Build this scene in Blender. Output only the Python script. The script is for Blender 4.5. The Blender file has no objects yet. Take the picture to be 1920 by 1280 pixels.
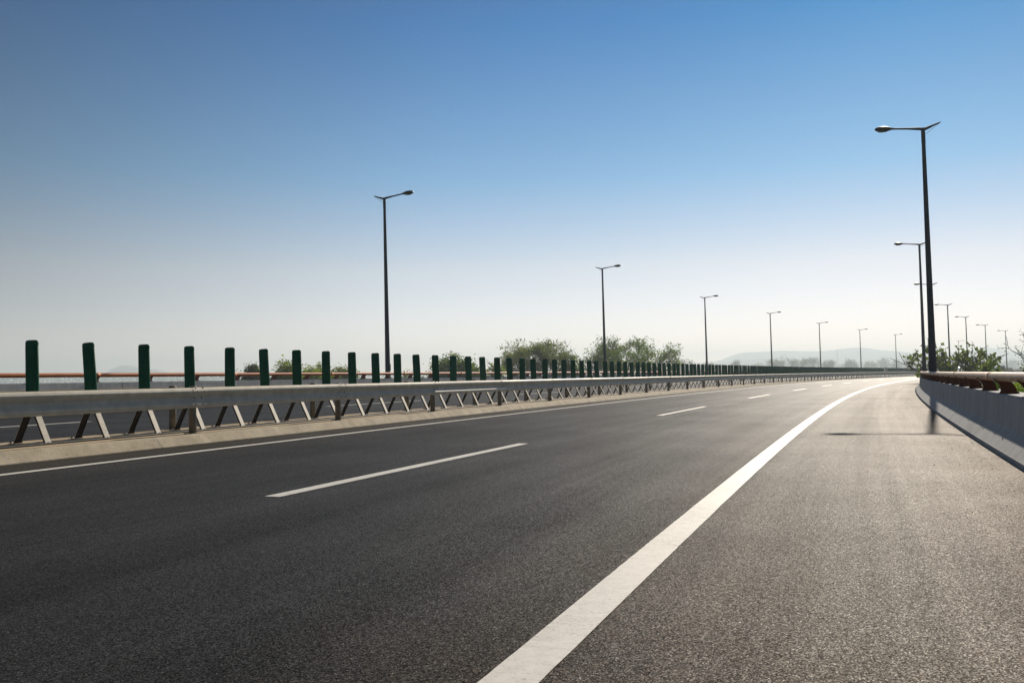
import bpy, bmesh, math, random
from math import sin, cos, tan, pi, radians, sqrt, atan2
from mathutils import Vector, Matrix, noise

random.seed(7)
SC = bpy.context.scene
COL = SC.collection

# ------------------------------------------------------------------ road geometry
TH0, KAP, X0 = 0.35194, 0.001158, -1.117584      # heading, curvature, start of the right edge line
CAM_H, FPX = 0.969933, 1733.308
ROLL, PITCH = 0.012757, 0.037306
SUN_AZ, SUN_EL = radians(24.3), radians(26.1)

def C(s, t, z=0.0):
    """road coordinates: s along the right edge line, t metres to its left, z up"""
    th = TH0 + KAP * s
    x = X0 + (cos(TH0) - cos(th)) / KAP - cos(th) * t
    y = (sin(th) - sin(TH0)) / KAP + sin(th) * t
    return Vector((x, y, z))

def yaw(s):            # rotation about z that turns local +y into the road direction
    return -(TH0 + KAP * s)

def opp_z(t):          # the other carriageway lies a little higher and is cambered
    return 0.06 + 0.012 * (t - 10.0)

# ------------------------------------------------------------------ materials
def new_mat(name):
    m = bpy.data.materials.new(name)
    m.use_nodes = True
    nt = m.node_tree
    return m, nt, nt.nodes['Principled BSDF'], nt.nodes['Material Output']

class NT:
    def __init__(self, nt): self.nt = nt
    def n(self, kind, **kw):
        nd = self.nt.nodes.new(kind)
        for k, v in kw.items():
            if k.startswith('i_'):
                key = k[2:]
                key = int(key) if key.isdigit() else key.replace('_', ' ')
                nd.inputs[key].default_value = v
            else: setattr(nd, k, v)
        return nd
    def l(self, a, b): self.nt.links.new(a, b)
    def math(self, op, a, b=None, clamp=False):
        nd = self.n('ShaderNodeMath', operation=op, use_clamp=clamp)
        for i, v in enumerate((a, b)):
            if v is None: continue
            if isinstance(v, (int, float)): nd.inputs[i].default_value = v
            else: self.l(v, nd.inputs[i])
        return nd.outputs[0]
    def mix(self, fac, a, b, mode='MIX'):
        nd = self.n('ShaderNodeMix', data_type='RGBA', blend_type=mode)
        for sock, v in ((nd.inputs[0], fac), (nd.inputs[6], a), (nd.inputs[7], b)):
            if isinstance(v, (int, float)): sock.default_value = v
            elif isinstance(v, tuple): sock.default_value = (*v, 1) if len(v) == 3 else v
            else: self.l(v, sock)
        return nd.outputs[2]
    def ramp(self, fac, *stops):
        nd = self.n('ShaderNodeValToRGB')
        el = nd.color_ramp.elements
        while len(el) < len(stops): el.new(0.5)
        for e, (p, c) in zip(el, stops):
            e.position = p
            e.color = (c, c, c, 1) if isinstance(c, (int, float)) else (*c, 1)
        self.l(fac, nd.inputs[0])
        return nd.outputs[0]
    def noise(self, vec, scale, detail=3, rough=0.55, dist=0):
        nd = self.n('ShaderNodeTexNoise', i_Scale=scale, i_Detail=detail, i_Roughness=rough, i_Distortion=dist)
        if vec is not None: self.l(vec, nd.inputs['Vector'])
        return nd.outputs['Fac']
    def scaled(self, vec, x, y, z):
        nd = self.n('ShaderNodeMapping')
        nd.inputs['Scale'].default_value = (x, y, z)
        self.l(vec, nd.inputs[0])
        return nd.outputs[0]
    def bump(self, h, strength, dist, normal=None):
        nd = self.n('ShaderNodeBump', i_Strength=strength, i_Distance=dist)
        self.l(h, nd.inputs['Height'])
        if normal is not None: self.l(normal, nd.inputs['Normal'])
        return nd.outputs[0]

def asphalt(name, dusty=True, tint=1.0):
    m, nt, p, out = new_mat(name)
    g = NT(nt)
    pos = g.n('ShaderNodeNewGeometry').outputs['Position']
    uv = g.n('ShaderNodeUVMap').outputs[0]
    sep = g.n('ShaderNodeSeparateXYZ'); g.l(uv, sep.inputs[0])
    t, s = sep.outputs[0], sep.outputs[1]
    v1 = g.n('ShaderNodeTexVoronoi', i_Scale=185.0); g.l(pos, v1.inputs['Vector'])
    stone = g.n('ShaderNodeSeparateColor'); g.l(v1.outputs['Color'], stone.inputs[0])
    grain = g.ramp(stone.outputs[0], (0.0, 0.45), (0.55, 0.8), (0.86, 1.3), (1.0, 3.2))
    gap = g.ramp(v1.outputs['Distance'], (0.0, 1.0), (0.42, 1.0), (0.75, 0.5))
    mid = g.ramp(g.noise(pos, 26, 4, 0.75), (0.25, 0.62), (0.5, 1.0), (0.75, 1.38))
    big = g.ramp(g.noise(pos, 0.35, 4, 0.6), (0.3, 0.84), (0.7, 1.16))
    streak = g.ramp(g.noise(g.scaled(uv, 2.6, 0.035, 1), 1.0, 4, 0.6), (0.3, 0.74), (0.7, 1.26))
    streak2 = g.ramp(g.noise(g.scaled(uv, 9.0, 0.12, 1), 1.0, 3, 0.6), (0.3, 0.92), (0.7, 1.08))
    # darker, smoother wheel paths in both lanes and a few old stains
    lane = g.math('ABSOLUTE', g.math('SUBTRACT', g.math('ABSOLUTE', g.math('SUBTRACT', g.math('FLOORED_MODULO', g.math('SUBTRACT', t, 0.0 if dusty else 10.7), 3.6), 1.8)), 0.85))
    path = g.ramp(lane, (0.05, 0.0), (0.45, 1.0))
    stain = g.ramp(g.noise(pos, 1.7, 3, 0.6), (0.66, 1.0), (0.74, 0.72))
    path = g.math('ADD', g.math('MULTIPLY', path, 0.16), 0.90)
    val = g.math('MULTIPLY', grain, gap)
    for k in (mid, big, streak, streak2, path, stain): val = g.math('MULTIPLY', val, k)
    base = g.mix(1.0, (0.027 * tint, 0.0265 * tint, 0.026 * tint), val, 'MULTIPLY')
    if dusty:
        d = g.math('ADD', t, g.math('MULTIPLY', g.math('SUBTRACT', g.noise(pos, 0.9, 5, 0.65), 0.5), 2.2))
        f = g.ramp(g.math('MULTIPLY', g.math('ADD', d, 3.0), 1 / 4.0), (0.0, 1.0), (0.3, 0.72), (0.62, 0.40), (1.0, 0.0))
        dustc = g.mix(1.0, (0.175, 0.112, 0.062), g.math('MULTIPLY', val, 0.9), 'MULTIPLY')
        base = g.mix(g.math('MULTIPLY', f, 0.85), base, dustc)
        e = g.ramp(g.math('MULTIPLY', g.math('SUBTRACT', t, g.math('MULTIPLY', g.noise(pos, 2.5, 4, 0.6), 0.35)), 0.1), (0.722, 0.0), (0.775, 0.7))
        base = g.mix(e, base, g.mix(1.0, (0.085, 0.07, 0.052), g.math('MULTIPLY', val, 0.9), 'MULTIPLY'))
        # dark paving seam beside the lane line
        w = g.math('ABSOLUTE', g.math('SUBTRACT', g.math('ADD', t, g.math('MULTIPLY', g.math('SUBTRACT', g.noise(g.scaled(uv, 0.01, 0.3, 1), 1.0), 0.5), 0.12)), 3.62))
        seam = g.ramp(w, (0.0, 0.6), (0.045, 1.0))
        base = g.mix(1.0, base, seam, 'MULTIPLY')
    g.l(base, p.inputs['Base Color'])
    rough = g.math('ADD', 0.55, g.math('MULTIPLY', g.noise(pos, 60, 2), 0.12))
    g.l(rough, p.inputs['Roughness'])
    spec = g.ramp(stone.outputs[1], (0.0, 0.01), (0.6, 0.042), (0.9, 0.13), (1.0, 0.55))
    for k in (streak, streak2, big, big, path, stain): spec = g.math('MULTIPLY', spec, k)
    if dusty: spec = g.math('MULTIPLY', spec, g.math('SUBTRACT', 1.0, g.math('MULTIPLY', f, 0.8)))
    g.l(spec, p.inputs['Specular IOR Level'])
    p.inputs['Sheen Weight'].default_value = 0.03; p.inputs['Sheen Roughness'].default_value = 0.35
    h = g.math('ADD', g.math('MULTIPLY', v1.outputs['Distance'], -1.0), g.math('MULTIPLY', g.noise(pos, 45, 3), 0.7))
    # every stone chip lies at its own slight tilt
    sub = g.n('ShaderNodeVectorMath', operation='MULTIPLY_ADD'); g.l(v1.outputs['Color'], sub.inputs[0])
    sub.inputs[1].default_value = (0.40, 0.40, 0.0); sub.inputs[2].default_value = (-0.20, -0.20, 0.0)
    add = g.n('ShaderNodeVectorMath', operation='ADD'); g.l(sub.outputs[0], add.inputs[0])
    g.l(g.bump(h, 0.3, 0.004), add.inputs[1])
    nrm = g.n('ShaderNodeVectorMath', operation='NORMALIZE'); g.l(add.outputs[0], nrm.inputs[0])
    g.l(nrm.outputs[0], p.inputs['Normal'])
    return m

def paint_mat():
    m, nt, p, out = new_mat('road_paint')
    g = NT(nt)
    pos = g.n('ShaderNodeNewGeometry').outputs['Position']
    uv = g.n('ShaderNodeUVMap').outputs[0]
    n1 = g.noise(pos, 60, 5, 0.75); n2 = g.noise(g.scaled(uv, 3.0, 34.0, 1), 1.0, 5, 0.75)
    n3 = g.noise(pos, 1.2, 3)
    wear = g.math('ADD', g.math('MULTIPLY', n1, 0.5), g.math('ADD', g.math('MULTIPLY', n2, 0.35), g.math('MULTIPLY', n3, 0.25)))
    f = g.ramp(wear, (0.41, 0.75), (0.47, 0.28), (0.55, 0.0))
    big = g.ramp(g.noise(pos, 14, 4, 0.65), (0.3, (0.74, 0.72, 0.66)), (0.65, (0.87, 0.85, 0.79)))
    g.l(g.mix(f, big, (0.16, 0.155, 0.15)), p.inputs['Base Color'])
    p.inputs['Roughness'].default_value = 0.6
    g.l(g.bump(g.math('ADD', n1, g.math('MULTIPLY', n2, 0.6)), 0.35, 0.003), p.inputs['Normal'])
    return m

def concrete(name, c0, c1, streaks=0.5, pits=True, dust=None, spec=0.3):
    m, nt, p, out = new_mat(name)
    g = NT(nt)
    pos = g.n('ShaderNodeNewGeometry').outputs['Position']
    uv = g.n('ShaderNodeUVMap').outputs[0]
    a = g.ramp(g.noise(pos, 3.0, 6, 0.65), (0.3, c0), (0.7, c1))
    st = g.ramp(g.noise(g.scaled(uv, 0.3, 3.2, 1), 1.0, 4, 0.7), (0.3, 1 - streaks), (0.62, 1.0))
    a = g.mix(1.0, a, st, 'MULTIPLY')
    fine = g.ramp(g.noise(pos, 55, 4, 0.7), (0.25, 0.78), (0.75, 1.2))
    a = g.mix(1.0, a, fine, 'MULTIPLY')
    if dust:
        a = g.mix(g.ramp(g.noise(pos, 1.6, 5, 0.65), (0.35, 0.1), (0.65, 0.8)), a, dust)
    if pits:
        v = g.n('ShaderNodeTexVoronoi', i_Scale=7.0); g.l(pos, v.inputs['Vector'])
        a = g.mix(g.ramp(v.outputs['Distance'], (0.05, 0.6), (0.10, 0.0)), a, (0.05, 0.045, 0.04))
    g.l(a, p.inputs['Base Color'])
    p.inputs['Roughness'].default_value = 0.85
    p.inputs['Specular IOR Level'].default_value = spec
    g.l(g.bump(g.math('ADD', g.noise(pos, 40, 5, 0.7), g.noise(pos, 6, 4)), 0.5, 0.008), p.inputs['Normal'])
    return m

def metal(name, c0, c1, rough=0.5, metallic=0.0, scale=8.0, spots=None, bump=0.08, spec=0.5):
    m, nt, p, out = new_mat(name)
    g = NT(nt)
    obc = g.n('ShaderNodeNewGeometry').outputs['Position']
    a = g.ramp(g.noise(obc, scale, 5, 0.65), (0.3, c0), (0.7, c1))
    if spots:
        a = g.mix(g.ramp(g.noise(obc, scale * 2.2, 4, 0.75, 0.6), (spots[1], 0.0), (spots[1] + 0.06, 0.85)), a, spots[0])
    g.l(a, p.inputs['Base Color'])
    p.inputs['Metallic'].default_value = metallic
    g.l(g.math('ADD', rough - 0.08, g.math('MULTIPLY', g.noise(obc, 30, 3), 0.16)), p.inputs['Roughness'])
    p.inputs['Specular IOR Level'].default_value = spec
    if bump: g.l(g.bump(g.noise(obc, 25, 3), bump, 0.01), p.inputs['Normal'])
    return m

def leaf_mat(name, c0, c1, trans=0.45):
    m, nt, p, out = new_mat(name)
    g = NT(nt)
    geo = g.n('ShaderNodeNewGeometry')
    pos = geo.outputs['Position']
    r = geo.outputs['Random Per Island']
    f = g.math('ADD', g.math('MULTIPLY', r, 0.65), g.math('MULTIPLY', g.noise(pos, 0.9, 3), 0.5))
    a = g.ramp(f, (0.25, c0), (0.85, c1))
    g.l(a, p.inputs['Base Color'])
    p.inputs['Roughness'].default_value = 0.55
    p.inputs['Specular IOR Level'].default_value = 0.15
    tr = g.n('ShaderNodeBsdfTranslucent')
    g.l(g.mix(1.0, a, (1.5, 1.45, 0.5), 'MULTIPLY'), tr.inputs[0])
    mx = g.n('ShaderNodeMixShader'); mx.inputs[0].default_value = trans
    g.l(p.outputs[0], mx.inputs[1]); g.l(tr.outputs[0], mx.inputs[2])
    g.l(mx.outputs[0], out.inputs['Surface'])
    return m

def plain(name, c, rough=0.6, metallic=0.0, scale=4.0, var=0.25):
    return metal(name, tuple(k * (1 - var) for k in c), tuple(k * (1 + var) for k in c), rough, metallic, scale)

M = dict(
    asphalt=asphalt('asphalt'),
    asphalt_opp=asphalt('asphalt_far_carriageway', False, 1.05),
    paint=paint_mat(),
    kerb=concrete('kerb_concrete', (0.44, 0.37, 0.26), (0.68, 0.59, 0.44), 0.16, True),
    mortar=concrete('kerb_mortar', (0.5, 0.46, 0.38), (0.6, 0.56, 0.47), 0.1, False),
    median=concrete('median_concrete', (0.42, 0.33, 0.22), (0.62, 0.52, 0.38), 0.1, True, (0.56, 0.43, 0.27)),
    wall=concrete('parapet_concrete', (0.46, 0.475, 0.49), (0.58, 0.59, 0.59), 0.26, True),
    galv=metal('galvanised_steel', (0.50, 0.475, 0.40), (0.70, 0.66, 0.55), 0.56, 0.05, 5.0, spec=0.3),
    post=metal('guardrail_post_steel', (0.13, 0.115, 0.09), (0.24, 0.21, 0.16), 0.55, 0.2, 9.0),
    bolt=plain('dark_bolt', (0.06, 0.055, 0.05), 0.5, 0.4),
    green=metal('green_plastic', (0.001, 0.088, 0.046), (0.002, 0.120, 0.066), 0.55, 0.0, 6.0, spec=0.12),
    green_faded=metal('faded_green_plastic', (0.015, 0.13, 0.075), (0.025, 0.16, 0.095), 0.6, 0.0, 6.0, spec=0.15),
    leg=metal('painted_leg_steel', (0.52, 0.49, 0.42), (0.74, 0.70, 0.61), 0.55, 0.0, 9.0),
    rail=metal('orange_rail_paint', (0.52, 0.12, 0.02), (0.64, 0.19, 0.04), 0.55, 0.0, 3.0, ((0.07, 0.03, 0.02), 0.66), spec=0.25),
    rail_dusty=metal('dusty_rail_paint', (0.54, 0.31, 0.15), (0.70, 0.49, 0.30), 0.55, 0.0, 2.2, ((0.06, 0.03, 0.02), 0.64)),
    bracket=metal('rusty_bracket', (0.085, 0.018, 0.006), (0.16, 0.040, 0.014), 0.75, 0.0, 7.0, spec=0.08),
    bracket_red=metal('red_bracket', (0.20, 0.055, 0.025), (0.30, 0.09, 0.045), 0.6, 0.0, 7.0),
    lamp=metal('lamp_post_paint', (0.045, 0.06, 0.085), (0.075, 0.09, 0.115), 0.6, 0.0, 1.2, spec=0.25),
    lamp_head=metal('lamp_head_paint', (0.02, 0.022, 0.025), (0.035, 0.036, 0.038), 0.42, 0.0, 3.0),
    glass=plain('lamp_glass', (0.10, 0.11, 0.11), 0.25),
    bark=plain('bark', (0.10, 0.075, 0.055), 0.9, 0, 6.0, 0.4),
    white=plain('white_car_paint', (0.78, 0.78, 0.78), 0.3, 0, 2.0, 0.03),
    carglass=plain('car_glass', (0.02, 0.022, 0.025), 0.1),
    tyre=plain('tyre_rubber', (0.02, 0.02, 0.02), 0.8),
    rim=plain('wheel_rim', (0.4, 0.4, 0.42), 0.35, 0.6),
    shaded_inside=metal('shaded_inside', (0.030, 0.022, 0.016), (0.065, 0.045, 0.03), 0.8, 0.0, 9.0, spec=0.15),  # dark colour standing in for shade inside the post legs
    lens=plain('lamp_lens', (0.5, 0.1, 0.08), 0.3),
    chimney=plain('chimney_concrete', (0.22, 0.21, 0.2), 0.9),
    stone=plain('stone', (0.24, 0.19, 0.14), 0.9, 0, 30.0, 0.4),
    reflect=plain('white_marker', (0.82, 0.82, 0.8), 0.4),
)
LEAF = dict(
    dark=leaf_mat('leaf_dark', (0.03, 0.062, 0.016), (0.085, 0.14, 0.032), 0.4),
    mid=leaf_mat('leaf_mid', (0.055, 0.11, 0.016), (0.16, 0.25, 0.045), 0.48),
    bright=leaf_mat('leaf_bright', (0.10, 0.16, 0.03), (0.25, 0.33, 0.07), 0.52),
    grey=leaf_mat('leaf_grey', (0.07, 0.105, 0.022), (0.18, 0.23, 0.055), 0.48),
    big=leaf_mat('leaf_broad', (0.045, 0.085, 0.018), (0.14, 0.20, 0.045), 0.45),
)

# ------------------------------------------------------------------ mesh helpers
class MB:
    """collects geometry; build() links it as ONE mesh object"""
    def __init__(self): self.v = []; self.f = []; self.mi = []; self.uv = []; self.smooth = []
    def face(self, idx, mi=0, uv=None, smooth=False):
        self.f.append(idx); self.mi.append(mi); self.uv.append(uv); self.smooth.append(smooth)
    def box(self, lo, hi, mat=None, mi=0, bev=0.0):
        x0, y0, z0 = lo; x1, y1, z1 = hi
        mat = mat or Matrix()
        if bev > 0:
            bm = bmesh.new(); bmesh.ops.create_cube(bm, size=1)
            for v in bm.verts: v.co = Vector(((x0 + x1) / 2 + v.co.x * (x1 - x0), (y0 + y1) / 2 + v.co.y * (y1 - y0), (z0 + z1) / 2 + v.co.z * (z1 - z0)))
            bmesh.ops.bevel(bm, geom=bm.edges[:], offset=bev, segments=2, affect='EDGES', profile=0.5)
            self.bm(bm, mat, mi); bm.free(); return
        b = len(self.v)
        for z in (z0, z1):
            for x, y in ((x0, y0), (x1, y0), (x1, y1), (x0, y1)): self.v.append(mat @ Vector((x, y, z)))
        for q in ((3, 2, 1, 0), (4, 5, 6, 7), (0, 1, 5, 4), (1, 2, 6, 5), (2, 3, 7, 6), (3, 0, 4, 7)):
            self.face([b + k for k in q], mi)
    def bm(self, bm, mat=None, mi=0, smooth=False):
        mat = mat or Matrix(); b = len(self.v)
        bm.verts.index_update()
        for v in bm.verts: self.v.append(mat @ v.co)
        for f in bm.faces: self.face([b + v.index for v in f.verts], mi, None, smooth)
    def tube(self, pts, radii, n=10, mi=0, cap=True, squash=None):
        pts = [Vector(p) for p in pts]; b = len(self.v); k = len(pts)
        if isinstance(radii, (int, float)): radii = [radii] * k
        prev = None
        for i, p in enumerate(pts):
            d = (pts[min(i + 1, k - 1)] - pts[max(i - 1, 0)]).normalized()
            if prev is None:
                a = d.orthogonal().normalized()
            else:
                a = (prev - d * prev.dot(d)).normalized()
            prev = a; c = d.cross(a)
            for j in range(n):
                w = 2 * pi * j / n
                self.v.append(p + (a * cos(w) + c * sin(w)) * radii[i])
        for i in range(k - 1):
            for j in range(n):
                j2 = (j + 1) % n
                self.face([b + i * n + j, b + i * n + j2, b + (i + 1) * n + j2, b + (i + 1) * n + j], mi, None, True)
        if cap:
            self.face([b + j for j in range(n)][::-1], mi); self.face([b + (k - 1) * n + j for j in range(n)], mi)
    def rings(self, rings, mi=0, cap=True, smooth=True):
        b = len(self.v); n = len(rings[0])
        for r in rings: self.v += [Vector(p) for p in r]
        for i in range(len(rings) - 1):
            for j in range(n):
                j2 = (j + 1) % n
                self.face([b + i * n + j, b + i * n + j2, b + (i + 1) * n + j2, b + (i + 1) * n + j], mi, None, smooth)
        if cap:
            self.face([b + j for j in range(n)][::-1], mi); self.face([b + (len(rings) - 1) * n + j for j in range(n)], mi)
    def sweep(self, prof, s0, s1, ds=2.0, closed=False, caps=False, mi=0, smooth=False, zfun=None):
        """prof: (t,z) points carried along the road; uv = (t, s) plus run along the profile for walls"""
        n = max(1, int(math.ceil((s1 - s0) / ds))); b = len(self.v); k = len(prof)
        run = [prof[0][0]]
        for a, c in zip(prof, prof[1:]): run.append(run[-1] + (c[0] - a[0] if abs(c[1] - a[1]) < 1e-6 else math.hypot(c[0] - a[0], c[1] - a[1])))
        for i in range(n + 1):
            s = s0 + (s1 - s0) * i / n
            for t, z in prof: self.v.append(C(s, t, z))
        m = k if closed else k - 1
        for i in range(n):
            sa = s0 + (s1 - s0) * i / n; sb = s0 + (s1 - s0) * (i + 1) / n
            for j in range(m):
                j2 = (j + 1) % k
                u0, u1 = run[j], run[j2] if j2 else run[j] + 0.3
                self.face([b + i * k + j, b + i * k + j2, b + (i + 1) * k + j2, b + (i + 1) * k + j], mi,
                          [(u0, sa), (u1, sa), (u1, sb), (u0, sb)], smooth)
        if caps and closed:
            self.face([b + j for j in range(k)][::-1], mi, [(p[0], s0 + p[1]) for p in prof][::-1])
            self.face([b + n * k + j for j in range(k)], mi, [(p[0], s1 + p[1]) for p in prof])
    def build(self, name, mats, parent=None, mw=None, fix=True):
        me = bpy.data.meshes.new(name)
        me.from_pydata([tuple(v) for v in self.v], [], self.f)
        if not isinstance(mats, (list, tuple)): mats = [mats]
        for m in mats: me.materials.append(m)
        me.polygons.foreach_set('material_index', self.mi)
        me.polygons.foreach_set('use_smooth', self.smooth)
        if any(u is not None for u in self.uv):
            ul = me.uv_layers.new(name='UVMap'); k = 0
            for p, u in zip(me.polygons, self.uv):
                for j, li in enumerate(p.loop_indices):
                    if u is not None: ul.data[li].uv = u[j]
        if fix:
            bm = bmesh.new(); bm.from_mesh(me)
            bmesh.ops.recalc_face_normals(bm, faces=bm.faces[:]); bm.to_mesh(me); bm.free()
        me.update()
        o = bpy.data.objects.new(name, me); COL.objects.link(o)
        if parent is not None: o.parent = parent
        return o

def tag(o, label=None, cat=None, group=None, kind=None):
    if label: o['label'] = label
    if cat: o['category'] = cat
    if group: o['group'] = group
    if kind: o['kind'] = kind
    return o

def empty(name, loc=(0, 0, 0), rot=(0, 0, 0)):
    o = bpy.data.objects.new(name, None); COL.objects.link(o)
    o.location = loc; o.rotation_euler = rot; o.empty_display_size = 0.2
    return o

KIDS = {}
def copy_tree(o, parent=None):
    c = o.copy(); COL.objects.link(c)
    if parent is not None: c.parent = parent
    for ch in list(o.children): copy_tree(ch, c)
    return c

ORD = ['', 'first', 'second', 'third', 'fourth', 'fifth', 'sixth', 'seventh', 'eighth', 'ninth', 'tenth', 'eleventh', 'twelfth',
       'thirteenth', 'fourteenth', 'fifteenth', 'sixteenth', 'seventeenth', 'eighteenth', 'nineteenth', 'twentieth',
       'twenty-first', 'twenty-second', 'twenty-third', 'twenty-fourth', 'twenty-fifth', 'twenty-sixth', 'twenty-seventh',
       'twenty-eighth', 'twenty-ninth', 'thirtieth']

# ------------------------------------------------------------------ the setting
S_A, S_B = -14.0, 430.0
GZ = -2.5

b = MB(); b.sweep([(-2.48, 0.0), (8.34, 0.0)], S_A, S_B, 1.5); b.build('road', M['asphalt'])['kind'] = 'structure'
b = MB(); b.sweep([(10.02, opp_z(10.02)), (19.68, opp_z(19.68))], S_A, S_B, 1.5); tag(b.build('road', M['asphalt_opp']), kind='structure')

def line(name, t, w, spans, zf=lambda t: 0.0):
    b = MB()
    for a, c in spans:
        ds = 0.06 if a > -14 or w > 0.18 else 0.2
        n = max(1, int((c - a) / ds)); base = len(b.v)
        for i in range(n + 1):
            s = a + (c - a) * i / n
            j = 0.004 * noise.noise(Vector((s * 1.7, t, 3.0)))
            e1 = 0.003 * noise.noise(Vector((s * 17.0, t, 1.0))); e2 = 0.003 * noise.noise(Vector((s * 17.0, t, 8.0)))
            for q in (t - w / 2 + j + e1, t + w / 2 + j * 0.6 + e2): b.v.append(C(s, q, zf(q) + 0.004))
        for i in range(n):
            sa = a + (c - a) * i / n; sb = a + (c - a) * (i + 1) / n
            b.face([base + 2 * i, base + 2 * i + 1, base + 2 * i + 3, base + 2 * i + 2], 0, [(t - w / 2, sa), (t + w / 2, sa), (t + w / 2, sb), (t - w / 2, sb)])
    return tag(b.build(name, M['paint']), kind='structure')
line('edge_line', 0.0, 0.185, [(S_A, S_B)])
line('edge_line', 7.39, 0.15, [(S_A, S_B)])
line('lane_marking', 3.491, 0.15, [(6.864 + 15 * k, 6.864 + 15 * k + 6) for k in range(-1, 28)])
line('edge_line', 10.75, 0.15, [(S_A, S_B)], opp_z)
line('edge_line', 17.96, 0.17, [(S_A, S_B)], opp_z)
line('lane_marking', 14.4, 0.15, [(9.6 + 15 * k, 9.6 + 15 * k + 6) for k in range(-1, 28)], opp_z)

# median strip with its kerb stones
b = MB(); b.sweep([(8.46, 0.146), (9.94, 0.146)], S_A, S_B, 1.5)
tag(b.build('median_ground', M['median']), kind='structure')
b = MB()
k = 0; s = S_A
while s < S_B:
    L = 2.5
    for sgn, t0, zb in ((1, 8.31, -0.05), (-1, 10.10, 0.0)):
        jz = 0.004 * noise.noise(Vector((s, t0, 0)))
        jt = 0.006 * noise.noise(Vector((s * 1.3, t0, 5)))
        base = 0.0 if sgn > 0 else 0.06
        prof = [(t0 + sgn * 0.2, zb), (t0 + jt, zb), (t0 + jt, base + 0.012), (t0 + sgn * 0.118 + jt, 0.130 + jz), (t0 + sgn * 0.135 + jt, 0.144 + jz), (t0 + sgn * 0.160, 0.150 + jz), (t0 + sgn * 0.2, 0.150 + jz)]
        b.sweep(prof, s + 0.012, s + L - 0.012, 1.3, True, True)
        b.sweep([(q[0] - sgn * 0.0005, q[1] + 0.0005) for q in prof], s + L - 0.012, s + L + 0.012, 1, True, False, 1)
    s += L
tag(b.build('kerb', [M['kerb'], M['mortar']]), kind='structure')

# embankment and ground
def ground_mat(name, c0, c1, c2):
    m, nt, p, out = new_mat(name); g = NT(nt)
    pos = g.n('ShaderNodeNewGeometry').outputs['Position']
    a = g.ramp(g.noise(pos, 0.02, 6, 0.65), (0.35, c0), (0.5, c1), (0.65, c2))
    a = g.mix(1.0, a, g.ramp(g.noise(pos, 1.5, 6, 0.7), (0.3, 0.6), (0.7, 1.35)), 'MULTIPLY')
    g.l(a, p.inputs['Base Color']); p.inputs['Roughness'].default_value = 0.95
    g.l(g.bump(g.noise(pos, 3, 6, 0.7), 0.8, 0.15), p.inputs['Normal'])
    return m
GM = ground_mat('field_ground', (0.05, 0.075, 0.022), (0.085, 0.10, 0.035), (0.15, 0.125, 0.07))
b = MB()
b.sweep([(-3.12, 0.45), (-3.3, 0.05), (-4.2, -0.15), (-8.5, GZ - 0.1)], S_A, S_B, 3)
b.sweep([(20.2, 0.5), (20.4, 0.1), (21.2, -0.1), (25.5, GZ - 0.1)], S_A, S_B, 3)
tag(b.build('embankment', GM), kind='structure')
b = MB()
n = 48; R = 6000
b.v.append(Vector((300, 900, GZ)))
for i in range(n): b.v.append(Vector((300 + R * cos(2 * pi * i / n), 900 + R * sin(2 * pi * i / n), GZ)))
for i in range(n): b.face([0, 1 + i, 1 + (i + 1) % n])
tag(b.build('ground', GM), kind='structure')

def yh(px): return 704.69 - 0.012757 * (px - 960)
def XY(px, d): return Vector(((px - 960) / FPX * d, d, 0))
def ZZ(px, py, d): return CAM_H + (yh(px) - py) / FPX * d

# far hills: broad ridges about two kilometres away
HM = plain('hill_vegetation', (0.06, 0.08, 0.05), 0.95, 0, 0.02, 0.3)
def ridge(pts, d, depth, name='hills'):
    b = MB(); xs = [p[0] for p in pts]; N = 90; rows = 9
    def hgt(px):
        for (x0, y0), (x1, y1) in zip(pts, pts[1:]):
            if x0 <= px <= x1:
                f = (px - x0) / (x1 - x0); f = f * f * (3 - 2 * f)
                return ZZ(px, y0 + (y1 - y0) * f, d)
        return 0
    for i in range(N + 1):
        px = xs[0] + (xs[-1] - xs[0]) * i / N; h = hgt(px) + 1.3 * noise.noise(Vector((px * 0.05, d, 0)))
        for r in range(rows):
            f = r / (rows - 1) * 2 - 1
            q = XY(px, d + f * depth); hh = (h - GZ) * (1 - f * f) ** 1.2
            q.z = GZ - 1 + max(hh, 0) * (1 + (0.12 * noise.noise(Vector((px * 0.02, f * 3, d))) if r != rows // 2 else 0))
            b.v.append(q)
    for i in range(N):
        for r in range(rows - 1):
            a = i * rows + r; b.face([a, a + rows, a + rows + 1, a + 1], 0, None, True)
    return tag(b.build(name, HM), kind='structure')
ridge([(1240, 702), (1330, 678), (1400, 660), (1470, 657), (1530, 658), (1610, 651), (1670, 657), (1740, 664), (1800, 659), (1850, 651), (1905, 658), (1990, 664), (2100, 692)], 3300, 400)
ridge([(1180, 704), (1290, 686), (1420, 672), (1560, 676), (1700, 671), (1840, 674), (1960, 668), (2140, 690)], 2500, 260)
ridge([(120, 718), (180, 703), (232, 684), (285, 692), (340, 702), (420, 711)], 3200, 300)

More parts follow.
